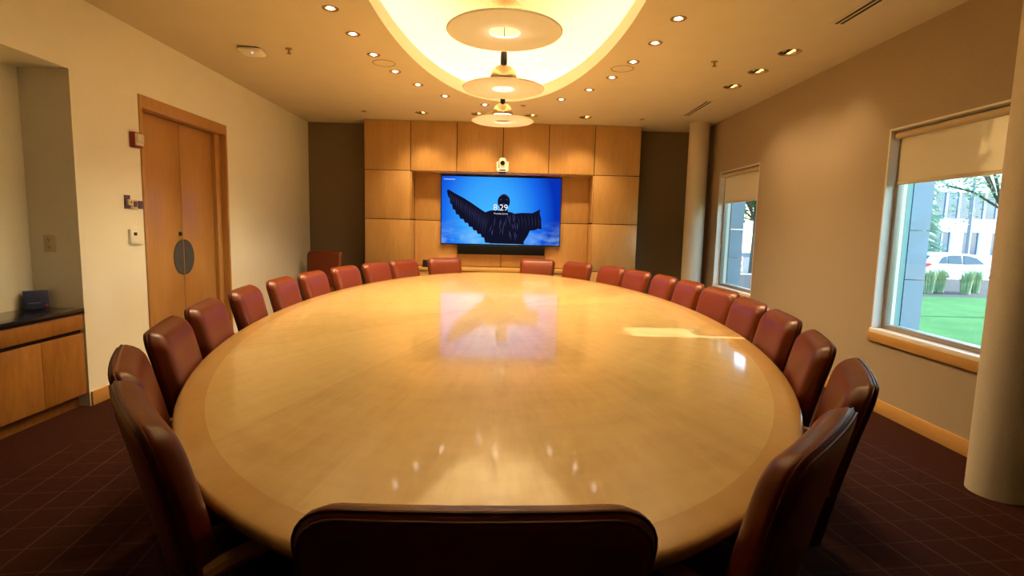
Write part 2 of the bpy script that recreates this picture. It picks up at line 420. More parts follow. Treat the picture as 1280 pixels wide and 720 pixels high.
# television
TVY = 8.44
tv = thing('television', 'large wall-mounted screen with a winged statue against blue sky', 'television', (-.032, TVY, 1.645))
TW, TH = 1.872, 1.062
bxo('bezel', M['black'], tv, -TW/2, TW/2, 0, .05, -TH/2, TH/2, .004)
bxo('wall_mount', M['black_metal'], tv, -.35, .35, .05, YB-TVY-.036, -.25, .25, .004)
def screen_mat():
    m = bpy.data.materials.new('screen_sky'); m.use_nodes = True; t = NT.__new__(NT); t.t = m.node_tree; t.t.nodes.clear(); t.b = None
    c = t.n('ShaderNodeTexCoord'); s = t.n('ShaderNodeSeparateXYZ'); t.l(c.outputs['Object'], s.inputs[0])
    x, z = s.outputs[0], s.outputs[2]
    dx = t.math('ADD', x, .15); dz = t.math('MULTIPLY', t.math('ADD', z, .1), .75)
    r = t.math('SQRT', t.math('ADD', t.math('MULTIPLY', dx, dx), t.math('MULTIPLY', dz, dz)))
    base = t.ramp(r, [(.0, (.06,.46,.95)), (.42, (.035,.34,.93)), (.75, (.008,.13,.78)), (1.1, (.002,.03,.42))])
    nz = t.noise(t.coords('Object', (1.6,1,4)), 2.2, 5)
    low = t.math('MULTIPLY', t.math('MAXIMUM', 0, t.math('SUBTRACT', -.12, z)), 1.9)
    f = t.math('MULTIPLY', t.math('MAXIMUM', 0, t.math('MULTIPLY', t.math('SUBTRACT', nz, .38), 3)), low)
    mx = t.n('ShaderNodeMix', data_type='RGBA'); t.l(f, mx.inputs[0]); t.l(base, mx.inputs[6]); mx.inputs[7].default_value = (.30,.62,.95,1)
    e = t.n('ShaderNodeEmission'); e.inputs[1].default_value = .57; t.l(mx.outputs[2], e.inputs[0])
    o = t.n('ShaderNodeOutputMaterial'); t.l(e.outputs[0], o.inputs[0]); return m
scr = bxo('screen', screen_mat(), tv, -TW/2+.012, TW/2-.012, -.002, 0, -TH/2+.016, TH/2-.012, 0, smooth=False)
def uv(px, py):     # coordinates read off the picture on the screen
    u = (px-60)/770; v = (py-152-.028*(px-60))/442
    return ((u-.5)*(TW-.024), (.5-v)*(TH-.028)+.002)
def flat(name, polys, mt, off, parent):
    bm = NB()
    for p in polys:
        q = [uv(*a) for a in p]
        prism(bm, q, -.002-off-.0004, -.002-off, 'y')
    return obj(name, bm, mt, parent, smooth=False)
M['ink'] = emis('picture_dark', (.006,.006,.02), .56); M['ink2'] = emis('picture_mid', (.04,.04,.12), .56); M['ink3'] = emis('picture_soft', (.075,.08,.22), .56)
lw = [(93,246),(104,240),(150,268),(205,298),(255,330),(300,362),(345,392),(392,420),(398,520),(388,596),(345,592),(338,560),(322,556),(316,535),(296,534),(288,512),(268,510),(260,488),(240,486),(232,462),(212,460),(202,436),(182,434),(172,408),(154,402),(148,376),(132,368),(128,340),(115,330),(113,300),(102,288)]
rw = [(520,402),(580,396),(650,398),(700,373),(697,400),(706,430),(712,506),(690,502),(664,512),(636,514),(622,548),(604,578),(588,600),(572,556),(548,450)]
body = [(340,392),(372,380),(420,376),(470,384),(520,394),(552,420),(572,455),(586,520),(600,606),(376,598),(384,530),(372,470),(352,430)]
head = [(462+40*math.sin(2*PI*k/20), 322-50*math.cos(2*PI*k/20)) for k in range(20)]
neck = [(440,355),(486,355),(490,395),(436,392)]
flat('picture_figure', [lw, rw, body, head, neck], M['ink'], .0004, scr)
def stroke(a, b, w, bend=0):
    (x0, y0), (x1, y1) = a, b; L = math.hypot(x1-x0, y1-y0); nx, ny = -(y1-y0)/L, (x1-x0)/L
    mx_, my_ = (x0+x1)/2+nx*bend, (y0+y1)/2+ny*bend
    return [(x0, y0), (mx_+nx*w, my_+ny*w), (x1, y1), (mx_-nx*w, my_-ny*w)]
rr_ = random.Random(3)
fe = []
for k in range(17):     # quills of the spread wing
    t0 = k/17; a = (112+t0*270, 256+t0*150+4); b_ = (118+t0*232, 318+t0*240)
    fe.append(stroke(a, b_, 1.3+.6*(k % 2), 5))
    fe.append(stroke((a[0]+6, a[1]+12), (b_[0]+9, b_[1]-26), .8, 3))
for k in range(7): fe.append(stroke((548+k*23, 402+rr_.uniform(0, 12)), (572+k*20, 505-rr_.uniform(0, 22)), 1.2, -4))
flat('picture_quills', fe, M['ink2'], .001, scr)
fo = []
for k in range(26):
    x = rr_.uniform(384, 556); y = rr_.uniform(392, 520); L = rr_.uniform(30, 75)
    fo.append(stroke((x, y), (x+rr_.uniform(-8, 10)+(x-470)*.12, min(597, y+L)), rr_.uniform(.7, 1.7), rr_.uniform(-4, 4)))
fo += [stroke((434, 312), (452, 306), 2), stroke((474, 306), (490, 312), 2), stroke((452, 334), (470, 336), 2), stroke((428, 296), (460, 276), 2, -4), stroke((464, 276), (496, 298), 2, -4)]
flat('picture_folds', fo, M['ink3'], .0016, scr)
M['text'] = emis('screen_text', (.9,.93,1), .56)
def text(name, body, size, loc, mt, parent, align='CENTER', rot=(PI/2, 0, 0), ext=.0004):
    c = bpy.data.curves.new(name, 'FONT'); c.body = body; c.size = size; c.align_x = align; c.align_y = 'CENTER'; c.extrude = ext
    t = bpy.data.objects.new(name+'_t', c); COL.objects.link(t)
    dg = bpy.context.evaluated_depsgraph_get(); me = bpy.data.meshes.new_from_object(t.evaluated_get(dg))
    bpy.data.objects.remove(t); bpy.data.curves.remove(c)
    me.name = name; me.materials.clear(); me.materials.append(mt)
    o = bpy.data.objects.new(name, me); COL.objects.link(o); o.parent = parent; o.location = loc; o.rotation_euler = rot; return o
tx, tz = uv(442, 362); text('screen_time', '8:29', .135, (tx, -.006, tz), M['text'], scr)
tx, tz = uv(443, 401); text('screen_date', 'Thursday, June 6', .032, (tx, -.006, tz), M['text'], scr)
tx, tz = uv(110, 173); text('screen_caption', 'A: Boardroom', .030, (tx, -.006, tz), M['text'], scr)

# soundbar, camera, small black box
s = thing('soundbar', 'long black soundbar below the screen', 'speaker', (-.02, 8.40, 1.04))
bxo('speaker_body', M['black'], s, -.68, .68, 0, YB-8.40-.037, -.072, .072, .006)
m_ = noisy('speaker_cloth', (.004,.004,.005), (.009,.009,.01), 300, .9, spec=.1)
bxo('speaker_grille', m_, s, -.67, .67, -.006, 0, -.064, .064, .003)
s = thing('conference_camera', 'small white conference camera above the middle of the screen', 'camera', (-.022, 8.09, 2.208))
bxo('camera_shelf', M['black_metal'], s, -.05, .05, -.05, .089, -.02, 0, .003)
bxo('camera_base', M['white_plastic'], s, -.085, .085, -.06, .07, .001, .05, .008)
for q in (-1, 1):
    bm = NB(); prism(bm, [(-.035, .045), (.035, .045), (.03, .125), (.012, .15), (-.012, .15), (-.03, .125)], q*.085, q*.062, 'x'); obj('camera_arm', bm, M['white_plastic'], s)
bm = NB(); lathe(bm, [(.001, -.062), (.04, -.06), (.058, -.045), (.06, 0), (.06, .05), (.05, .085), (.03, .102), (.001, .106)], (0, 0, .105), 24); hd = obj('camera_head', bm, M['white_plastic'], s)
bm = NB(); lathe(bm, [(.034, 0), (.034, .02), (.026, .022), (.022, .012)], (0, -.055, .125), 20, M=Matrix.Rotation(PI/2, 3, 'X')); obj('camera_lens', bm, M['black'], hd)
bxo('camera_window', M['black'], s, -.045, .045, -.0625, -.058, .015, .032, .001)
s = thing('tabletop_device', 'small black box on the ledge behind the far-left chairs', 'device', (-1.16, 8.24, RZ[1]+.011), R(-8))
bm = NB(); prism(bm, [(-.03, 0), (.05, 0), (.03, .105), (.005, .11)], -.055, .055, 'x'); obj('device_body', bm, M['black'], s)
bm = NB(); prism(bm, [(-.031, .01), (-.0295, .01), (.0015, .1), (0, .1)], -.047, .047, 'x'); obj('device_screen', bm, mat('dark_display', (.01,.012,.03), .1), s)

# ------------------------------------------------------------------ table
tb = thing('conference_table', 'huge oval maple conference table with a glossy sunburst veneer top', 'table', (TCX, TCY, 0))
BW = .102
def er(a, b, z, n=160): return ell(a, b, z, n, 0, 0)
bm = NB()
P = [(-BW, TZ), (-.05, TZ), (-.014, TZ), (-.005, TZ-.003), (-.0012, TZ-.009), (0, TZ-.017), (-.002, TZ-.028), (-.010, TZ-.038), (-.03, TZ-.045), (-.3, TZ-.045)]
rs = [ring_verts(bm, er(TA+d, TB+d, z)) for d, z in P]
for a, b in zip(rs, rs[1:]): bridge(bm, a, b)
obj('table_border', bm, M['table_band'], tb, angle=60)
bm = NB(); r0 = ring_verts(bm, er(TA-BW, TB-BW, TZ)); r1 = ring_verts(bm, er(TA-BW, TB-BW, TZ-.04)); bridge(bm, r0, r1); bm.faces.new(r0); bm.faces.new(r1[::-1])
obj('table_field', bm, M['table_field'], tb)
for y in (-1.75, 0, 1.75):
    bm = NB(); rs = [ring_verts(bm, ell(a, b, z, 48, 0, y)) for a, b, z in ((.42,.5,.0), (.42,.5,.06), (.36,.44,.07), (.36,.44,TZ-.05))]
    for a, b in zip(rs, rs[1:]): bridge(bm, a, b)
    bm.faces.new(rs[0][::-1]); bm.faces.new(rs[-1]); obj('pedestal', bm, M['maple_door'], tb)

# ------------------------------------------------------------------ chairs
def rrect(hx, hz, r, n=7):
    r = max(r, .004); out = []
    for cx, cz, a0 in ((hx-r, hz-r, 0), (-hx+r, hz-r, PI/2), (-hx+r, -hz+r, PI), (hx-r, -hz+r, 1.5*PI)):
        for k in range(n): a = a0+PI/2*k/(n-1); out.append((cx+r*math.cos(a), cz+r*math.sin(a)))
    # extra points along the straight sides so that bends stay smooth
    pts = []
    for i, p in enumerate(out):
        q = out[(i+1) % len(out)]; L = math.hypot(q[0]-p[0], q[1]-p[1]); k = max(1, int(L/.07)) if L > .09 else 1
        for j in range(k): pts.append((p[0]+(q[0]-p[0])*j/k, p[1]+(q[1]-p[1])*j/k))
    return pts
def slab(bm, hx, hz, r, prof, warp):
    """prof: (inset, depth) rings; warp maps (x, depth, z) -> point. Inset rings scale towards the middle."""
    base = rrect(hx, hz, r); rings = []
    for ins, dep in prof:
        kx, kz = (hx-ins)/hx, (hz-ins)/hz
        rings.append(ring_verts(bm, [warp(x*kx, dep, z*kz) for x, z in base]))
    for a, b in zip(rings, rings[1:]): bridge(bm, a, b)
    bm.faces.new(rings[0][::-1]); bm.faces.new(rings[-1])
def slab_ring(hx, hz, r, ins, dep, warp):
    kx, kz = (hx-ins)/hx, (hz-ins)/hz
    return [warp(x*kx, dep, z*kz) for x, z in rrect(hx, hz, r)]
def make_chair(name, label, top, leather, taper=.15):
    t = thing(name, label, 'chair', group='leather chairs around the table')
    zb = .37; hz = (top-zb)/2; hx = .258
    def warp(x, d, z):
        w = min(1, max(0, (z+hz)/(2*hz)))
        k = 1-taper*(1-w)**1.6
        y = -.175-.12*w+.010*math.sin(PI*w)
        y += .012*(x/hx)**2           # hollow of the backrest
        return Vector((x*k, y+d, zb+hz+z))
    th = .037
    prof = [(.16, -th-.006), (.06, -th-.004), (.022, -th), (.010, -th+.005), (.002, -th+.014), (-.001, -th+.03), (.001, -.002), (.006, th-.024), (.015, th-.009), (.029, th+.002), (.05, th+.007), (.085, th+.010), (.13, th+.011), (.18, th+.011)]
    bm = NB(); slab(bm, hx, hz, .062, prof, warp); bk = obj('backrest', bm, leather, t, angle=80)
    bm = NB()
    for ins, d in ((.0085, -th+.006), (.0005, -th+.018)): tube(bm, slab_ring(hx, hz, .062, ins-.001, d, warp), .0026, 6, closed=True)
    obj('welt', bm, M['welt'], bk)
    bm = NB()
    tube(bm, [warp(x, -th-.0035, -hz+.235-.04*math.cos(x*5.5)) for x in [(-.2+.4*k/12) for k in range(13)]], .003, 6)
    tube(bm, [warp(x, th+.0085, -hz+.27) for x in [(-.2+.4*k/12) for k in range(13)]], .003, 6)
    obj('seam', bm, M['welt'], bk)
    def swarp(x, d, z): return Vector((x*(1-.06*(1 if z < 0 else 0)*abs(z)/.25), z+.048, .425+d-.018*(z/.25)**2+.01*(x/.25)**2))
    prof = [(.14, -.055), (.03, -.053), (.008, -.045), (0, -.03), (0, .02), (.008, .04), (.03, .05), (.09, .056), (.16, .058)]
    bm = NB(); slab(bm, .222, .222, .075, prof, swarp); st = obj('seat', bm, leather, t, angle=80)
    bm = NB(); tube(bm, slab_ring(.222, .222, .075, -.001, .022, swarp), .004, 6, closed=True); obj('welt', bm, M['welt'], st)
    for q in (-1, 1):
        bm = NB()
        xo = q*.253
        path = [(-.21, .60), (-.17, .615), (-.05, .632), (.06, .636), (.10, .634)]
        A = []
        for i, (y, z) in enumerate(path):
            w_ = .019 if 0 < i < len(path)-1 else .017
            A.append(ring_verts(bm, [(xo-w_, y, z-.012), (xo+w_, y, z-.012), (xo+w_+.003, y, z), (xo+w_-.004, y, z+.013), (xo-w_+.004, y, z+.013), (xo-w_-.003, y, z)]))
        for a, b in zip(A, A[1:]): bridge(bm, a, b)
        bm.faces.new(A[0][::-1]); bm.faces.new(A[-1])
        ar = obj('armrest', bm, M['armwood'], t, angle=30)
        bm = NB(); tube(bm, [(xo, .05, .627), (xo, .05, .5), (xo-q*.03, .05, .40), (xo-q*.10, .05, .362)], .012, 8); obj('arm_support', bm, M['black_metal'], ar)
    bm = NB(); box(bm, -.13, .13, -.09, .22, .335, .372, .006); box(bm, -.05, .05, -.2, -.08, .345, .375, .004); obj('seat_mechanism', bm, M['black_metal'], t)
    bm = NB(); lathe(bm, [(.036, .09), (.036, .2), (.024, .205), (.024, .335)], (0, .06, 0), 16); obj('gas_column', bm, M['black_metal'], t)
    for k in range(5):
        a = 2*PI*k/5+PI/2
        c, s_ = math.cos(a), math.sin(a)
        bm = NB(); rr = []
        for r_, z, w_, h in ((.02, .105, .026, .03), (.14, .092, .022, .024), (.21, .074, .016, .016)):
            rr.append(ring_verts(bm, [Vector((c*r_-s_*e*w_, .06+s_*r_+c*e*w_, z+g*h/2)) for e, g in ((-1,-1), (1,-1), (.7,1), (-.7,1))]))
        for p, q_ in zip(rr, rr[1:]): bridge(bm, p, q_)
        bm.faces.new(rr[0][::-1]); bm.faces.new(rr[-1]); lg = obj('base_leg', bm, M['black_metal'], t)
        bm = NB(); cx, cy = c*.204, .06+s_*.204
        for e in (-1, 1): tube(bm, [(cx-s_*e*.008, cy+c*e*.008, .029), (cx-s_*e*.026, cy+c*e*.026, .029)], .029, 14)
        tube(bm, [(cx, cy, .035), (cx, cy, .07)], .009, 8); obj('caster', bm, M['rubber'], lg)
    return t
BACK = .295             # distance from the chair's middle to the top of its backrest
chairs = [
 ((-.027, .708), 1, 'dark leather chair at the near head of the table, its back to the viewer'),
 ((-.865, 1.25), -49, 'leather chair on the left in the foreground, just left of the near head chair'),
 ((-1.222, 1.742), -58, 'leather chair second from the front on the left, edge-on behind the nearest one'),
 ((-1.463, 2.325), -71, 'left-hand leather chair before the pale wall just left of the door'),
 ((-1.623, 2.95), -77, 'left-hand leather chair directly in front of the double door'),
 ((-1.728, 3.648), -81, 'left-hand leather chair just right of the door frame'),
 ((-1.765, 4.337), -88, 'left-hand leather chair, second one right of the door, before pale wall'),
 ((-1.744, 4.973), -94, 'left-hand leather chair overlapping the left side of the dark corner chair'),
 ((-1.651, 5.693), -103, 'left-hand leather chair just right of the dark corner chair'),
 ((-1.492, 6.364), -110, 'left-hand leather chair before the left edge of the panelled wall'),
 ((-1.274, 6.946), -121, 'leather chair on the far left of the table, left of the small black box'),
 ((-.80, 7.60), -150, 'leather chair at the far end of the table below the left part of the screen'),
 ((.517, 7.82), 163, 'leather chair at the far end of the table below the right part of the screen'),
 ((1.046, 7.282), 128, 'leather chair on the far right of the table, second from the far end'),
 ((1.38, 6.615), 114, 'right-hand leather chair before the right edge of the panelled wall, overlapped by its neighbour'),
 ((1.552, 6.035), 106, 'right-hand leather chair against the dark wall, overlapping a chair on its left'),
 ((1.675, 5.41), 96, 'right-hand leather chair just left of the far column'),
 ((1.735, 4.835), 93, 'leather chair on the right directly before the far column base'),
 ((1.735, 4.22), 97, 'wide-looking leather chair directly below the far window'),
 ((1.69, 3.56), 85, 'right-hand leather chair just right of the far window, before the tan wall'),
 ((1.605, 2.97), 79, 'right-hand leather chair nearest the end of the sun streak on the table'),
 ((1.40, 2.318), 69, 'right-hand leather chair seen edge-on before the tan wall between the windows'),
 ((1.22, 1.745), 62, 'leather chair partly behind the nearest right-hand chair, below the near window'),
 ((.73, 1.14), 46, 'dark leather chair on the right in the foreground, right of the near head chair'),
]
CLEAR = [0, .006, .012, 0, .017, .027, .022, .022, .022, .012, .007, .05, .027, 0, 0, 0, 0, 0, .027, .007, 0, .017, 0, 0]     # keeps every backrest clear of the table edge
proto = make_chair('conference_chair', 'x', .942, M['leather'])
for i, ((x, y), a, lab) in enumerate(chairs):
    o = proto if i == 0 else copy_tree(proto)
    f = Vector((-math.sin(R(a)), math.cos(R(a)), 0))
    place(o, Vector((x, y, 0))+f*(BACK-CLEAR[i]), R(a), lab, 'leather chairs around the table')
    o.scale = (1, 1, 1.065 if i == 0 else 1.022 if i in (1, 23) else 1)         # its seat is set a little higher
cc = make_chair('corner_chair', 'darker brown leather chair standing by itself in the far left corner', .985, M['leather'], .1)
del cc['group']
place(cc, (-2.62, 8.03-.0, 0), R(180+4)); cc.location.y = 8.03-.27+.02

# ------------------------------------------------------------------ pendants
def make_pendant(label):
    p = thing('pendant_lamp', label, 'lamp', group='pendant lamps over the table')       # origin at the disc's middle
    bm = NB(); lathe(bm, [(.082, .004), (.30, .004), (.305, 0), (.30, -.006), (.082, -.006)], seg=64, cap0=False, cap1=False)
    vs = bm.verts[:]; n = 64; bm.verts.ensure_lookup_table()
    for k in range(n): bm.faces.new((bm.verts[k], bm.verts[(k+1) % n], bm.verts[4*n+(k+1) % n], bm.verts[4*n+k]))
    obj('glow_disc', bm, M['opal'], p)
    H0 = .061
    bm = NB(); pr = [(.1, H0), (.102, H0+.012), (.098, H0+.035), (.083, H0+.068), (.058, H0+.092), (.032, H0+.104), (.024, H0+.107)]
    lathe(bm, pr+[(q-.004, z-.004) for q, z in pr[::-1]], seg=40, cap0=False, cap1=False)
    sh = obj('dome_shade', bm, M['spun'], p, angle=60)
    bm = NB(); lathe(bm, [(.024, H0+.1), (.025, H0+.15), (.024, H0+.195), (.014, H0+.215), (.007, H0+.22)], seg=20); obj('lamp_holder', bm, M['black_metal'], p)
    bm = NB(); lathe(bm, [(.004, H0-.010), (.05, H0-.009), (.086, H0-.004), (.09, H0+.008), (.05, H0+.03), (.02, H0+.085)], seg=24); obj('bulb', bm, M['bulb'], p)
    bm = NB(); top = TOP-2.42+ZC-ZC
    tube(bm, [(0,0,H0+.215), (0,0,TOP-2.445)], .0035, 6); cd = obj('cord', bm, M['black'], p)
    bm = NB(); lathe(bm, [(.012, .53), (.013, .6), (.006, .61)], seg=12); obj('cord_coupling', bm, M['black_metal'], cd)
    bm = NB(); lathe(bm, [(.05, TOP-2.455), (.05, TOP-2.4425)], seg=24); obj('ceiling_rose', bm, M['white_plastic'], p)
    bm = NB()
    for k in range(3):
        a = 2*PI*k/3+.5; tube(bm, [(.097*math.cos(a), .097*math.sin(a), H0+.03), (.285*math.cos(a), .285*math.sin(a), .004)], .0008, 4)
    obj('suspension_wire', bm, M['chrome'], p)
    return p
PEN = [((-.012, 2.95, 2.412), 'white disc pendant lamp nearest the viewer, cut off by the top of the picture'), ((-.018, 4.14, 2.420), 'middle one of the three white disc pendant lamps'), ((-.025, 5.47, 2.440), 'farthest and smallest-looking of the three white disc pendant lamps')]
p0 = make_pendant('x')
for i, (loc, lab) in enumerate(PEN):
    o = p0 if i == 0 else copy_tree(p0)
    place(o, loc, .4*i, lab)
    lamp('pendant_light', 'SPOT', (0,0,.08), 42, WARM2, o, .05, spot=150, blend=.6)

# ------------------------------------------------------------------ recessed lamps
def make_pin():
    p = thing('recessed_pinlight', 'x', 'ceiling light', group='small recessed lights around the oval')
    bm = NB(); lathe(bm, [(.036, .02), (.0365, -.001), (.058, -.003), (.061, 0), (.047, .0005), (.047, .022)], seg=24, cap0=False, cap1=False); obj('trim_ring', bm, M['can_trim'], p)
    bm = NB(); lathe(bm, [(.0455, .002), (.0455, .075), (.02, .08)], seg=20, cap0=False); obj('housing', bm, M['can_dark'], p)
    bm = NB(); lathe(bm, [(.006, -.008), (.014, -.006), (.021, .001), (.023, .012), (.022, .04)], seg=20); obj('lens', bm, M['pin_lens'], p)
    return p
proto = make_pin()
ordl = ['nearest', 'second', 'third', 'fourth', 'fifth', 'sixth', 'last']
for i, (x, y) in enumerate(PIN):
    o = proto if i == 0 else copy_tree(proto)
    if i < 7: lab = 'small recessed ceiling light, %s from the viewer along the left curve of the oval' % ordl[i] if i < 6 else 'small recessed ceiling light just left of the farthest pendant lamp'
    else: lab = 'small recessed ceiling light, %s from the viewer along the right curve of the oval' % ordl[i-7]
    place(o, (x, y, ZC), 0, lab)
PIN_W, NEAR_W = 66, 12
for i, (x, y) in enumerate(PIN): lamp('pin_light', 'SPOT', (x, y, ZC-.012), PIN_W, WARM, None, .05, spot=124, blend=.8)
for i, (x, y) in enumerate(near): lamp('pin_light', 'SPOT', (x, y, ZC-.012), NEAR_W, WARM, None, .05, spot=124, blend=.8)
def make_can(name, lab):
    p = thing(name, lab, 'ceiling light')
    bm = NB(); lathe(bm, [(.083, .02), (.083, -.001), (.094, -.003), (.098, 0), (.0845, .0005), (.0845, .02)], seg=32, cap0=False, cap1=False); obj('trim_ring', bm, M['trim_tan'], p)
    bm = NB(); lathe(bm, [(.0835, .001), (.0835, .12), (.05, .125)], seg=28, cap0=False); obj('housing', bm, M['trim_tan'], p)
    bm = NB(); box(bm, -.012, -.004, -.075, .075, .004, .11); obj('baffle', bm, M['black'], p)
    bm = NB(); box(bm, .0, .036, -.03, .06, .006, .03, .003); obj('amber_reflector', bm, M['gold_lamp'], p)
    bm = NB(); lathe(bm, [(.006, .0), (.018, .004), (.022, .03)], (.055, .0, .002), 16); obj('chrome_bulb', bm, M['chrome'], p)
    bm = NB(); lathe(bm, [(.006, .0), (.018, .004), (.022, .03)], (-.045, .0, .004), 16); obj('clear_bulb', bm, M['lens_clear'], p)
    return p
bp = make_can('recessed_downlight', 'x')
nm = ['leftmost', 'second from left', 'third from left', 'rightmost']
for i, (x, y) in enumerate(BIG):
    o = bp if i == 0 else copy_tree(bp)
    place(o, (x, y, ZC), 0, 'wide recessed ceiling light, %s of the four above the panelled wall' % nm[i], 'wide recessed lights above the panelled wall')
    lamp('downlight', 'SPOT', (x, y, ZC-.01), 42, WARM, None, .05, rot=(R(14),0,0), spot=95, blend=.8)
nm = ['nearest', 'middle one', 'farthest']
for i, (x, y) in enumerate(WASH):
    o = copy_tree(bp); o.name = 'recessed_downlight'
    place(o, (x, y, ZC), 0, 'wide recessed ceiling light, %s of the three beside the tan right wall' % nm[i], 'wide recessed lights beside the right wall')
    lamp('downlight', 'SPOT', (x, y, ZC-.01), 20, WARM, None, .05, rot=(0, -R(20), 0), spot=88, blend=1)

# ------------------------------------------------------------------ ceiling furniture
def vent(x, y0, y1, lab):
    v = thing('slot_vent', lab, 'air vent', (x, y0, ZC), 0, 'slot vents in the ceiling')
    L = y1-y0
    bm = NB(); box(bm, -.06, -.034, 0, L, -.006, .004, .001); box(bm, .034, .06, 0, L, -.006, .004, .001); box(bm, -.006, .006, 0, L, -.006, .004, .001)
    box(bm, -.034, .034, 0, .03, -.0055, .004); box(bm, -.034, .034, L-.03, L, -.0055, .004); obj('vent_frame', bm, M['ceiling'], v, smooth=False)
    bm = NB(); box(bm, -.034, .034, .03, L-.03, -.002, -.0005); obj('vent_slot', bm, M['gap'], v, smooth=False)
vent(2.43, 3.2, 4.12, 'dark slot vent in the ceiling at the top right, nearest the viewer')
vent(2.415, 6.49, 7.38, 'dark slot vent in the ceiling near the far column')
def sprinkler(x, y, lab):
    s = thing('sprinkler_head', lab, 'sprinkler', (x, y, ZC), 0, 'ceiling sprinklers')
    bm = NB(); lathe(bm, [(.028, 0), (.03, -.004), (.012, -.008)], seg=20); obj('escutcheon', bm, M['trim_tan'], s)
    bm = NB(); tube(bm, [(0,0,-.006), (0,0,-.04)], .007, 8); obj('nozzle', bm, M['bronze'], s)
    bm = NB(); lathe(bm, [(.02, -.04), (.02, -.043), (.004, -.046)], seg=14); obj('deflector', bm, M['bronze'], s)
sprinkler(-1.948, 5.048, 'small bronze sprinkler head beside the white access point on the left')
sprinkler(1.891, 5.047, 'small bronze sprinkler head on the right side of the ceiling')
for x, y, l in ((-1.939, 7.634, 'tiny round ceiling plate at the far left, before the panelled wall'), (1.91, 7.648, 'tiny round ceiling plate at the far right, before the panelled wall'), (.227, 7.023, 'small brown ceiling fitting just right of the farthest pendant')):
    bm = NB(); lathe(bm, [(.035, 0), (.035, -.004), (.02, -.012), (.004, -.014)], (x, y, ZC), 20); o = obj('ceiling_plate', bm, M['trim_tan']); tag(o, l, 'ceiling plate')
for x, y, l in ((-1.176, 5.395, 'faint round speaker grille in the ceiling on the left of the oval'), (1.118, 5.347, 'faint round speaker grille in the ceiling on the right of the oval')):
    v = thing('ceiling_speaker', l, 'speaker', (x, y, ZC), 0, 'round ceiling speakers')
    bm = NB(); lathe(bm, [(.098, 0), (.105, -.004), (.110, -.003), (.112, 0)], seg=40, cap0=False, cap1=False); obj('speaker_rim', bm, M['trim_tan'], v)
    bm = NB(); lathe(bm, [(.098, -.0005), (.09, -.004), (.004, -.004)], seg=40); obj('speaker_grille', bm, M['ceiling'], v)
ap = thing('wireless_access_point', 'white rounded square access point with a blue light on the ceiling', 'access point', (-2.3, 5.1, ZC), R(8))
bm = NB()
sp_ = [(.0, .012), (.0, .026), (.01, .036), (.04, .042), (.06, .043)]
slab(bm, .105, .105, .045, sp_, lambda x, d, z: Vector((x, z, -d))); obj('access_point_body', bm, M['white_plastic'], ap)
bm = NB(); slab(bm, .085, .085, .03, [(0, -.001), (0, .0125)], lambda x, d, z: Vector((x, z, -d))); obj('mount_plate', bm, M['black'], ap)
bm = NB(); lathe(bm, [(.006, -.042), (.006, -.0445)], (.02, -.055, 0), 10); obj('status_light', bm, M['led_blue'], ap)

# ------------------------------------------------------------------ left wall devices
fa = thing('fire_alarm_strobe', 'red fire alarm strobe on the wall left of the door', 'fire alarm', (XL, 4.545, 2.03))
bxo('alarm_box', M['red'], fa, .0005, .045, -.05, .05, -.062, .062, .005)
bm = NB(); prism(bm, [(-.045, -.045), (.045, -.045), (.045, .05), (-.045, .05)], .045, .055, 'x'); box(bm, .055, .066, -.04, .04, -.02, .045, .005); obj('strobe_lens', bm, M['lens_clear'], fa)
c = thing('control_plate', 'tall plum control plate with a beige keypad left of the door', 'switch', (XL, 4.43, 1.525))
bxo('back_plate', M['purple'], c, .0005, .006, -.035, .035, -.055, .055, .002); bxo('keypad', M['beige_plate'], c, .006, .03, -.022, .035, -.026, .022, .004)
bxo('keypad_button', M['purple'], c, .03, .033, .0, .014, -.01, .006, .001)
c = thing('wall_switch', 'beige switch plate with a plum centre, between two plum plates', 'switch', (XL, 4.51, 1.51))
bxo('switch_plate', M['beige_plate'], c, .0005, .012, -.033, .033, -.045, .035, .003); bxo('switch_rocker', M['purple'], c, .012, .017, -.022, .02, -.022, .024, .002)
c = bxo('wall_sensor', M['purple'], None, XL+.0005, XL+.012, 4.557, 4.605, 1.475, 1.54, .003); tag(c, 'small square plum sensor plate beside the door frame', 'sensor')
c = thing('thermostat', 'white thermostat with a small dark display below the switches', 'thermostat', (XL, 4.50, 1.245))
bxo('thermostat_body', M['white_plastic'], c, .0005, .022, -.075, .075, -.06, .062, .005); bxo('display', M['black'], c, .022, .0235, -.042, -.0, .01, .036, .001); bxo('button_bar', M['white_plastic'], c, .022, .025, -.06, .06, -.05, -.04, .001)
c = thing('power_outlet', 'beige power outlet on the side wall of the alcove', 'outlet', (-3.242, AY1-.0005, 1.20))
bxo('outlet_plate', M['beige_plate'], c, -.04, .04, -.007, 0, -.062, .062, .003)
for q in (-1, 1):
    f_ = bxo('outlet_face', M['beige_plate'], c, -.018, .018, -.010, -.007, q*.028-.018, q*.028+.018, .002)
    bm = NB()
    for e in (-.008, .005): box(bm, e, e+.003, -.0105, -.0099, q*.028-.003, q*.028+.011)
    box(bm, -.003, .003, -.0105, -.0099, q*.028-.013, q*.028-.007); obj('outlet_slots', bm, M['black'], f_, smooth=False)

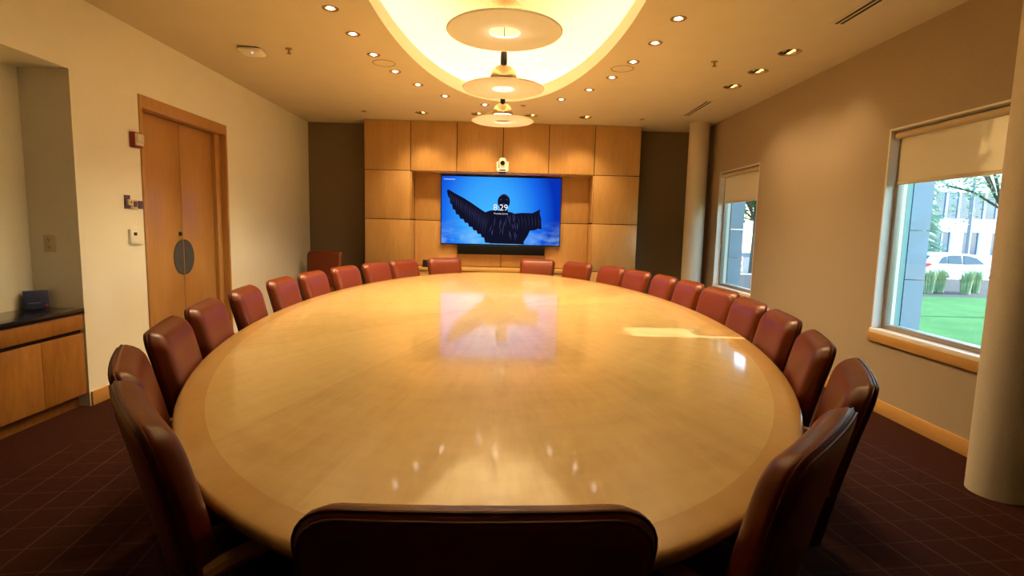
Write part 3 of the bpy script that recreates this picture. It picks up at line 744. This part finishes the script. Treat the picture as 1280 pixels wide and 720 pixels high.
# credenza in the alcove, its counter and the box on it
cz = thing('credenza', 'maple cabinet with drawers and doors built into the left alcove', 'cabinet', (0, 0, 0))
y0, y1 = AY0+.012, AY1-.008
bxo('cabinet_body', M['gap'], cz, AX+.004, XL-.03, y0+.002, y1-.002, .105, .698, 0)
bxo('toe_kick', M['maple_cab'], cz, AX+.004, XL-.075, y0, y1, .001, .104, 0)
ed = [y1-.004-.36*k for k in range(8)]
for k in range(7):
    a, b = max(ed[k+1], y0), ed[k]
    bxo('door', M['maple_cab'], cz, XL-.03, XL-.008, a+.0015, b-.0015, .106, .556, .0015)
for k in range(0, 7, 2):
    a = max(ed[min(k+4, 7)] if k % 4 == 0 else 0, y0)
    if k % 4 == 0: bxo('drawer', M['maple_cab'], cz, XL-.03, XL-.004, a+.0015, ed[k]-.0015, .585, .698, .0015)
c = bxo('granite_counter', M['granite'], None, AX+.001, XL+.004, AY0+.004, AY1-.002, .7, .737, .003); tag(c, 'polished black stone counter on the alcove cabinet', 'counter')
bxn = thing('small_box', 'small dark blue box with an orange mark on the black counter', 'box', (-3.304, 3.84, .738), R(53.5))
blu = noisy('blue_card', (.03,.04,.13), (.05,.065,.18), 9, .4)
bm = NB(); box(bm, -.0665, .0665, -.025, .025, 0, .13, .003); obj('box_body', bm, blu, bxn)
bm = NB(); lathe(bm, [(.009, .0), (.009, .0015)], (.052, -.0252, .024), 14, M=Matrix.Rotation(PI/2, 3, 'X')); obj('orange_mark', bm, mat('orange_print', (.5,.08,.03), .5), bxn)
bm = NB(); box(bm, -.05, .02, -.0262, -.0252, .043, .047); obj('text_line', bm, mat('pale_print', (.25,.3,.42), .5), bxn, smooth=False)

# ------------------------------------------------------------------ outdoors
def leafy(bm, c, rad, n, size, squash=(1,1,1)):
    for _ in range(n):
        d = Vector((rnd.gauss(0,1), rnd.gauss(0,1), rnd.gauss(0,1))).normalized()*rad*rnd.uniform(.25, 1)**.5
        p = Vector(c)+Vector((d.x*squash[0], d.y*squash[1], d.z*squash[2]))
        u = Vector((rnd.uniform(-1,1), rnd.uniform(-1,1), rnd.uniform(-1,1))).normalized(); w = u.orthogonal().normalized()
        s = size*rnd.uniform(.6, 1.3)
        bm.faces.new([bm.verts.new(p+q) for q in (u*s, w*s*.45, -u*s, -w*s*.45)])
grass = noisy('lawn_grass', (.045,.15,.045), (.075,.205,.06), 1.2, .9, bump=.5, bscale=60, spec=.1)
leafm = noisy('tree_leaves', (.05,.14,.05), (.12,.25,.08), 2, .6); leaf2 = noisy('light_tree_leaves', (.10,.24,.12), (.20,.36,.2), 2, .6); sprm = noisy('spruce_needles', (.14,.24,.15), (.32,.42,.30), 3, .7)
bark = noisy('bark', (.06,.045,.035), (.11,.085,.06), 14, .9); mulch = noisy('mulch', (.02,.018,.018), (.05,.045,.045), 12, .95)
white = mat('white_facade', (.85,.85,.85), .6); bglass = noisy('blue_facade_glass', (.03,.09,.17), (.06,.14,.24), .6, .12, spec=.8)
fin = mat('grey_cladding', (.24,.31,.42), .5); teal = mat('teal_reveal', (.15,.33,.36), .4); asphalt = noisy('asphalt', (.12,.12,.13), (.17,.17,.18), 8, .9)
bm = NB(); box(bm, XR+.19, 34, -14, 15.2, -.5, -.3); o = struct('lawn', bm, grass)
bm = NB()
v = ring_verts(bm, [(1,15.2,-.3), (40,15.2,-.3), (40,19.6,-.12), (1,19.6,-.12), (1,15.2,-.9), (40,15.2,-.9), (40,19.6,-.9), (1,19.6,-.9)])
for f in ((0,1,2,3), (4,5,1,0), (3,2,6,7), (0,3,7,4), (1,5,6,2)): bm.faces.new([v[i] for i in f])
struct('planting_bed', bm, mulch)
bm = NB(); box(bm, 1, 40, 19.6, 19.85, -.9, -.09, .02); struct('kerb', bm, mat('kerb_concrete', (.72,.68,.66), .8))
bm = NB(); box(bm, -30, 90, 19.85, 60, -1.0, -.75); struct('parking_lot', bm, asphalt)
bm = NB(); box(bm, XR+.19, 90, -60, -14, -.5, -.3); struct('far_lawn', bm, grass)
for j, (yy, x0, l) in enumerate(((4.4, 3.361, 'grey panelled exterior fin outside the near window'), (7.73, 3.284, 'grey panelled exterior fin outside the far window'))):
    e = thing('exterior_fin', l, 'cladding', (x0, yy, 0), 0, 'exterior cladding fins')
    for z0, z1 in ((-.3, .405), (.411, 1.035), (1.041, 1.445), (1.451, 2.3), (2.306, 3.2)): bxo('cladding_panel', fin, e, 0, (.167 if j == 0 else .188), 0, .4, z0, z1, 0)
    bxo('reveal_post', teal, e, XR+.192-x0, -.024, -.02, .3, -.3, 3.2, 0); bxo('joint', M['black'], e, -.024, 0, .005, .35, -.3, 3.2, 0)
# grass clumps
gm = noisy('ornamental_grass_blades', (.17,.28,.14), (.36,.46,.27), 6, .8)
spots = [(12.9,15.9,'leftmost pale grass clump by the kerb seen through the near window'), (13.45,16.15,'second grass clump from the left by the kerb beneath the parked white car'), (14.0,15.85,'third grass clump from the left by the kerb beneath the parked white car'), (14.6,16.2,'rightmost grass clump by the kerb, next to the column edge')]
for x, y, l in spots:
    bm = NB()
    for k in range(240):
        a = rnd.uniform(0, 2*PI); r_ = rnd.uniform(0, .12); h = rnd.uniform(.45, .85); sp = rnd.uniform(.03, .2)
        b0 = Vector((r_*math.cos(a), r_*math.sin(a), 0)); d = Vector((math.cos(a), math.sin(a), 0)); s = Vector((-d.y, d.x, 0))*.012
        p1 = b0+d*sp*.35+Vector((0,0,h*.65)); p2 = b0+d*sp+Vector((0,0,h*.95 if sp < .25 else h*.8))
        q = [bm.verts.new(p) for p in (b0-s, b0+s, p1+s, p1-s)]; bm.faces.new(q); bm.faces.new((q[3], q[2], bm.verts.new(p2)))
    o = obj('ornamental_grass', bm, gm, None, smooth=False, loc=(x, y, -.3+(y-15.2)*.041)); tag(o, l, 'grass clump', 'ornamental grasses')
# spruce
def spruce(x, y, z, h, rad, lab):
    t = thing('spruce_tree', lab, 'tree', (x, y, z))
    bm = NB(); tube(bm, [(0,0,0), (0,0,h*.97)], .16, 8, r1=.02); obj('trunk', bm, bark, t)
    bm = NB()
    for k in range(60):
        f = k/59; zz = .5+(h-.6)*f; r_ = rad*(1-f)+.12
        for j in range(max(5, int(13*(1-f)))):
            a = rnd.uniform(0, 2*PI); L = r_*rnd.uniform(.75, 1.1); d = Vector((math.cos(a), math.sin(a), 0)); s = Vector((-d.y, d.x, 0))
            for m_ in range(9):
                g = (m_+.5)/9; p = Vector((0,0,zz))+d*L*g+Vector((0,0,-.32*L*g*g)); w = .12*(1-g*.5)
                for e in (-1, 1):
                    bm.faces.new([bm.verts.new(q) for q in (p, p+d*.1+s*e*w+Vector((0,0,-.10)), p+d*.26+s*e*w*.7+Vector((0,0,-.14)), p+d*.2)])
    obj('needles', bm, sprm, t, smooth=False)
spruce(21.5, 27.8, -.75, 8.2, 1.25, 'blue green spruce beyond the parked car, left in the near window')
def tree(name, x, y, z, h, cr, n, lab, leaf=.22, trunk=.16, core=False, sq=(1,1,1), mt=None):
    t = thing(name, lab, 'tree', (x, y, z))
    bm = NB(); tube(bm, [(0,0,0), (.05,.02,h*.4), (0,.05,h*.8)], trunk, 8, r1=trunk*.5)
    cs = []
    for k in range(9):
        a = 2*PI*k/9*1.7; d = Vector((math.cos(a)*cr*.6*sq[0], math.sin(a)*cr*.6*sq[1], h-cr*.5*sq[2]+rnd.uniform(-.5, .7)*cr*sq[2])); cs.append(d)
        tube(bm, [(0,.03,h*.55), d*.5+Vector((0,0,h*.3)), d], trunk*.4, 6, r1=.02)
    obj('trunk', bm, bark, t)
    bm = NB()
    for d in cs: leafy(bm, d, cr*.62, n//9, leaf, sq)
    leafy(bm, (0,0,h), cr*.6, n//5, leaf, sq)
    obj('leaves', bm, mt or leafm, t, smooth=False)
    return t
# branch over the view: a young tree just right of the near window
yt = tree('maple_tree', 10.6, 11.3, -.3, 4.2, 1.7, 5200, 'leafy tree whose branches hang over the top of the near window view', .045, .07, mt=leaf2)
# trees across the lot, seen through the far window
tree('shade_tree', 13.6, 29, -.75, 5.2, 1.9, 1800, 'green tree across the car park in the far window view', .22, .15)
tree('shade_tree', 16.8, 40, -.75, 7.5, 3.2, 2000, 'larger dim tree farther back in the far window view', .35, .2)
for x, y, l in ((10.6, 21.2, 'low green hedge bush across the kerb in the far window view'), (12.6, 21.8, 'second low hedge bush, right of the marker post, in the far window view')):
    bm = NB(); leafy(bm, (0,0,.5), .75, 900, .09, (1,1,.75)); o = obj('hedge_bush', bm, leafm, None, smooth=False, loc=(x, y+9, -.75)); tag(o, l, 'bush')
td = thing('marker_post', 'slim orange and white marker post seen through the far window', 'marker post', (11.44, 25.5, -.75))
org = mat('traffic_orange', (.8,.16,.05), .5)
bm = NB(); lathe(bm, [(.2, 0), (.2, .05), (.09, .07), (.085, 1.0), (.05, 1.05)], seg=20); obj('post_body', bm, org, td)
for z in (.36, .66):
    bm = NB(); lathe(bm, [(.092, z), (.092, z+.15)], seg=20, cap0=False, cap1=False); obj('post_stripe', bm, white, td)
# lamp post
lp = thing('lamp_post', 'grey street lamp post standing behind the parked white car', 'lamp post', (26.3, 30, -.75))
pg = mat('grey_post', (.16,.2,.26), .5)
bm = NB(); lathe(bm, [(.11, 0), (.10, .9), (.085, 5), (.06, 7.5)], seg=14); obj('post', bm, pg, lp)
bm = NB(); lathe(bm, [(.26, 0), (.26, .7), (.2, .78)], seg=16); obj('post_base', bm, white, lp)
bm = NB(); tube(bm, [(0,0,7.4), (-.4,0,7.7), (-1.0,0,7.75)], .04, 8); box(bm, -1.6, -.95, -.14, .14, 7.68, 7.8, .03); obj('lamp_head', bm, pg, lp)

# white office building across the road
bd = thing('office_building', 'white two storey office building with bands of blue windows', 'building', (0, 48, 0))
bm = NB()
X0, X1 = 30.5, 58
box(bm, X0, X1, .3, 14, -.75, 9.5)
box(bm, X0, X1, 0, .3, 5.5, 9.5); box(bm, X0, X1, 0, .3, 1.96, 3.17); box(bm, X0, X1, 0, .3, -.75, -.05)
px = X0; lo = []
xs = [39.75+2.62*k for k in range(-3, 7)]
edge = X0
for x in xs: box(bm, edge, x-.75, 0, .3, -.05, 1.96); edge = x+.75; lo.append(x)
box(bm, edge, X1, 0, .3, -.05, 1.96)
obj('wall', bm, white, bd, smooth=False)
for x in lo:
    w = bxo('window', white, bd, x-.04, x+.04, .08, .16, -.05, 1.96, 0)
    bm = NB(); box(bm, x-.75, x+.75, .17, .2, -.05, 1.96); obj('pane', bm, bglass, w, smooth=False)
k = 0; x = 31.67
while x < X1-1.3:
    w = bxo('window', white, bd, x-.07, x+.07, .06, .18, 3.17, 5.5, 0)
    bm = NB(); box(bm, x+.07, x+1.1, .19, .22, 3.17, 5.5); obj('pane', bm, bglass, w, smooth=False); x += 1.17

# parked white hatchback, side on
cr = thing('parked_car', 'white hatchback parked side-on beyond the grass clumps', 'car', (19.25, 24, -.75))
carw = mat('white_car_paint', (.86,.85,.87), .25, coat=.6); cg = mat('car_glass', (.03,.05,.06), .06, spec=.8); tyre = mat('tyre', (.015,.015,.016), .7); alloy = mat('alloy', (.5,.5,.52), .3, metal=.8)
body_p = [(.06,.28),(.0,.45),(.02,.82),(.14,1.0),(.42,1.34),(.62,1.43),(1.3,1.49),(2.1,1.45),(2.5,1.36),(3.05,1.02),(3.75,.9),(4.1,.72),(4.16,.4),(4.08,.27),(3.72,.26)]
def arch(cx): return [(cx+.36*math.cos(PI*k/8), .30+.36*math.sin(PI*k/8)) for k in range(9)]
poly = body_p+arch(3.3)+arch(.8)
def carslab(bm, poly, hw):
    rs = []
    for y, k, in ((0, .0), (.05, 1.0), (1.7, 1.0), (1.75, 0)):
        ring = []
        for x, z in poly:
            tb = .17*max(0, (z-.9)/.6)        # cabin leans in
            yy = y+(tb if y < .9 else -tb)
            sx = (x-2.08)*(1 if k else .985)+2.08; sz = (z-.8)*(1 if k else .985)+.8
            ring.append((sx, yy, sz))
        rs.append(ring_verts(bm, ring))
    for a, b in zip(rs, rs[1:]): bridge(bm, a, b)
    for r_, fl in ((rs[0], 1), (rs[-1], 0)):
        f = bm.faces.new(r_[::-1] if fl else r_); bmesh.ops.triangulate(bm, faces=[f])
bm = NB(); carslab(bm, poly, .87); obj('car_body', bm, carw, cr, angle=30)
def sidewin(name, pts):
    bm = NB()
    for y in (-.005, 1.755):
        s_ = 1 if y < .5 else -1
        A = ring_verts(bm, [(x, y+s_*.17*max(0, (z-.9)/.6), z) for x, z in pts]); B = ring_verts(bm, [(x, y+s_*(.17*max(0, (z-.9)/.6)+.03), z) for x, z in pts]); bridge(bm, A, B); bm.faces.new(A[::-1]); bm.faces.new(B)
    obj(name, bm, cg, cr, smooth=False)
sidewin('quarter_window', [(.62,1.0),(.82,1.28),(1.0,1.33),(1.0,1.0)])
sidewin('rear_side_window', [(1.05,1.0),(1.05,1.34),(1.3,1.38),(1.68,1.38),(1.68,.98)])
sidewin('front_side_window', [(1.78,.98),(1.78,1.38),(2.05,1.36),(2.4,1.26),(2.72,1.0)])
bm = NB(); prism(bm, [(.11,1.02),(.4,1.34),(.42,1.32),(.15,1.0)], .35, 1.4, 'y'); obj('rear_window', bm, cg, cr, smooth=False)
bm = NB(); prism(bm, [(-.008,.84),(.13,1.0),(.34,.99),(.2,.9),(.02,.82)], -.006, .14, 'y'); obj('tail_light', bm, mat('tail_red', (.55,.03,.04), .2), cr)
for cx in (.8, 3.3):
    for y in (.02, 1.55):
        bm = NB(); tube(bm, [(cx, y, .31), (cx, y+.19, .31)], .31, 24); w = obj('wheel', bm, tyre, cr)
        bm = NB(); lathe(bm, [(.21, .0), (.2, .012), (.05, .02)], (cx, y-.001 if y < .5 else y+.19, .31), 20, M=Matrix.Rotation(PI/2 if y < .5 else -PI/2, 3, 'X')); obj('hubcap', bm, alloy, w)
# unseen dense trees, added to trim the low sun to a streak
for x, y, r_, l in ((8, 4.42, 1.15, 'unseen evergreen column added to block part of the sun at the near window'), (8, 6.62, .95, 'second unseen evergreen column, added to block sun at the far window')):
    t = thing('sun_blocker_tree', l, 'tree', (x, y, -.3))
    bm = NB(); lathe(bm, [(r_*.5, .02), (r_*.93, .4), (r_*.95, 5.4), (r_*.6, 6.3), (.05, 6.6)], seg=40); obj('sun_blocker_core', bm, leafm, t)
    bm = NB()
    for _ in range(2600):
        a = rnd.uniform(0, 2*PI); z = rnd.uniform(.3, 5.8); q = r_*rnd.uniform(.93, 1.0); p = Vector((q*math.cos(a), q*math.sin(a), z)); u = Vector((rnd.uniform(-1,1), rnd.uniform(-1,1), rnd.uniform(-1,1))).normalized()*.06; w_ = u.orthogonal()*.5
        bm.faces.new([bm.verts.new(p+v) for v in (u, w_, -u, -w_)])
    obj('leaves', bm, leafm, t, smooth=False)

# ------------------------------------------------------------------ light from outside
w = bpy.data.worlds.new('world'); SC.world = w; w.use_nodes = True
nt = w.node_tree; bg = nt.nodes['Background']; sk = nt.nodes.new('ShaderNodeTexSky'); sk.sky_type = 'NISHITA'; sk.sun_disc = False
sk.sun_elevation = R(25); sk.sun_rotation = R(90); sk.air_density = 1.2; sk.dust_density = .6; sk.ozone_density = 1.5
nt.links.new(sk.outputs[0], bg.inputs[0]); bg.inputs[1].default_value = .72
sun = bpy.data.lights.new('sun', 'SUN'); sun.energy = 9; sun.color = (1,.93,.82); sun.angle = R(.6)
so = bpy.data.objects.new('sun', sun); COL.objects.link(so)
el = R(25); az = R(-2)
d = Vector((-math.cos(el)*math.cos(az), -math.cos(el)*math.sin(az), -math.sin(el))); so.rotation_euler = d.to_track_quat('-Z', 'Y').to_euler()

# ------------------------------------------------------------------ camera
cam = bpy.data.cameras.new('camera'); cam.sensor_width = 36; cam.lens = F_PX/1280*36; cam.clip_end = 300; cam.clip_start = .05
co = bpy.data.objects.new('camera', cam); COL.objects.link(co)
cy, sy, cp, sp, cr_, sr = math.cos(YAW), math.sin(YAW), math.cos(PITCH), math.sin(PITCH), math.cos(ROLL), math.sin(ROLL)
r_ = Vector((cy, -sy, 0)); f0 = Vector((sy, cy, 0)); up = Vector((0,0,1))
fwd = f0*cp-up*sp; upv = up*cp+f0*sp
xx = r_*cr_+upv*sr; uu = -r_*sr+upv*cr_
mt = Matrix((xx, uu, -fwd)).transposed().to_4x4(); mt.translation = (0, 0, CAM_H)
co.matrix_world = mt
SC.camera = co
SC.view_settings.view_transform = 'Standard'; SC.view_settings.look = 'None'; SC.view_settings.gamma = 1; SC.view_settings.use_curve_mapping = False
SC.view_settings.exposure = .9
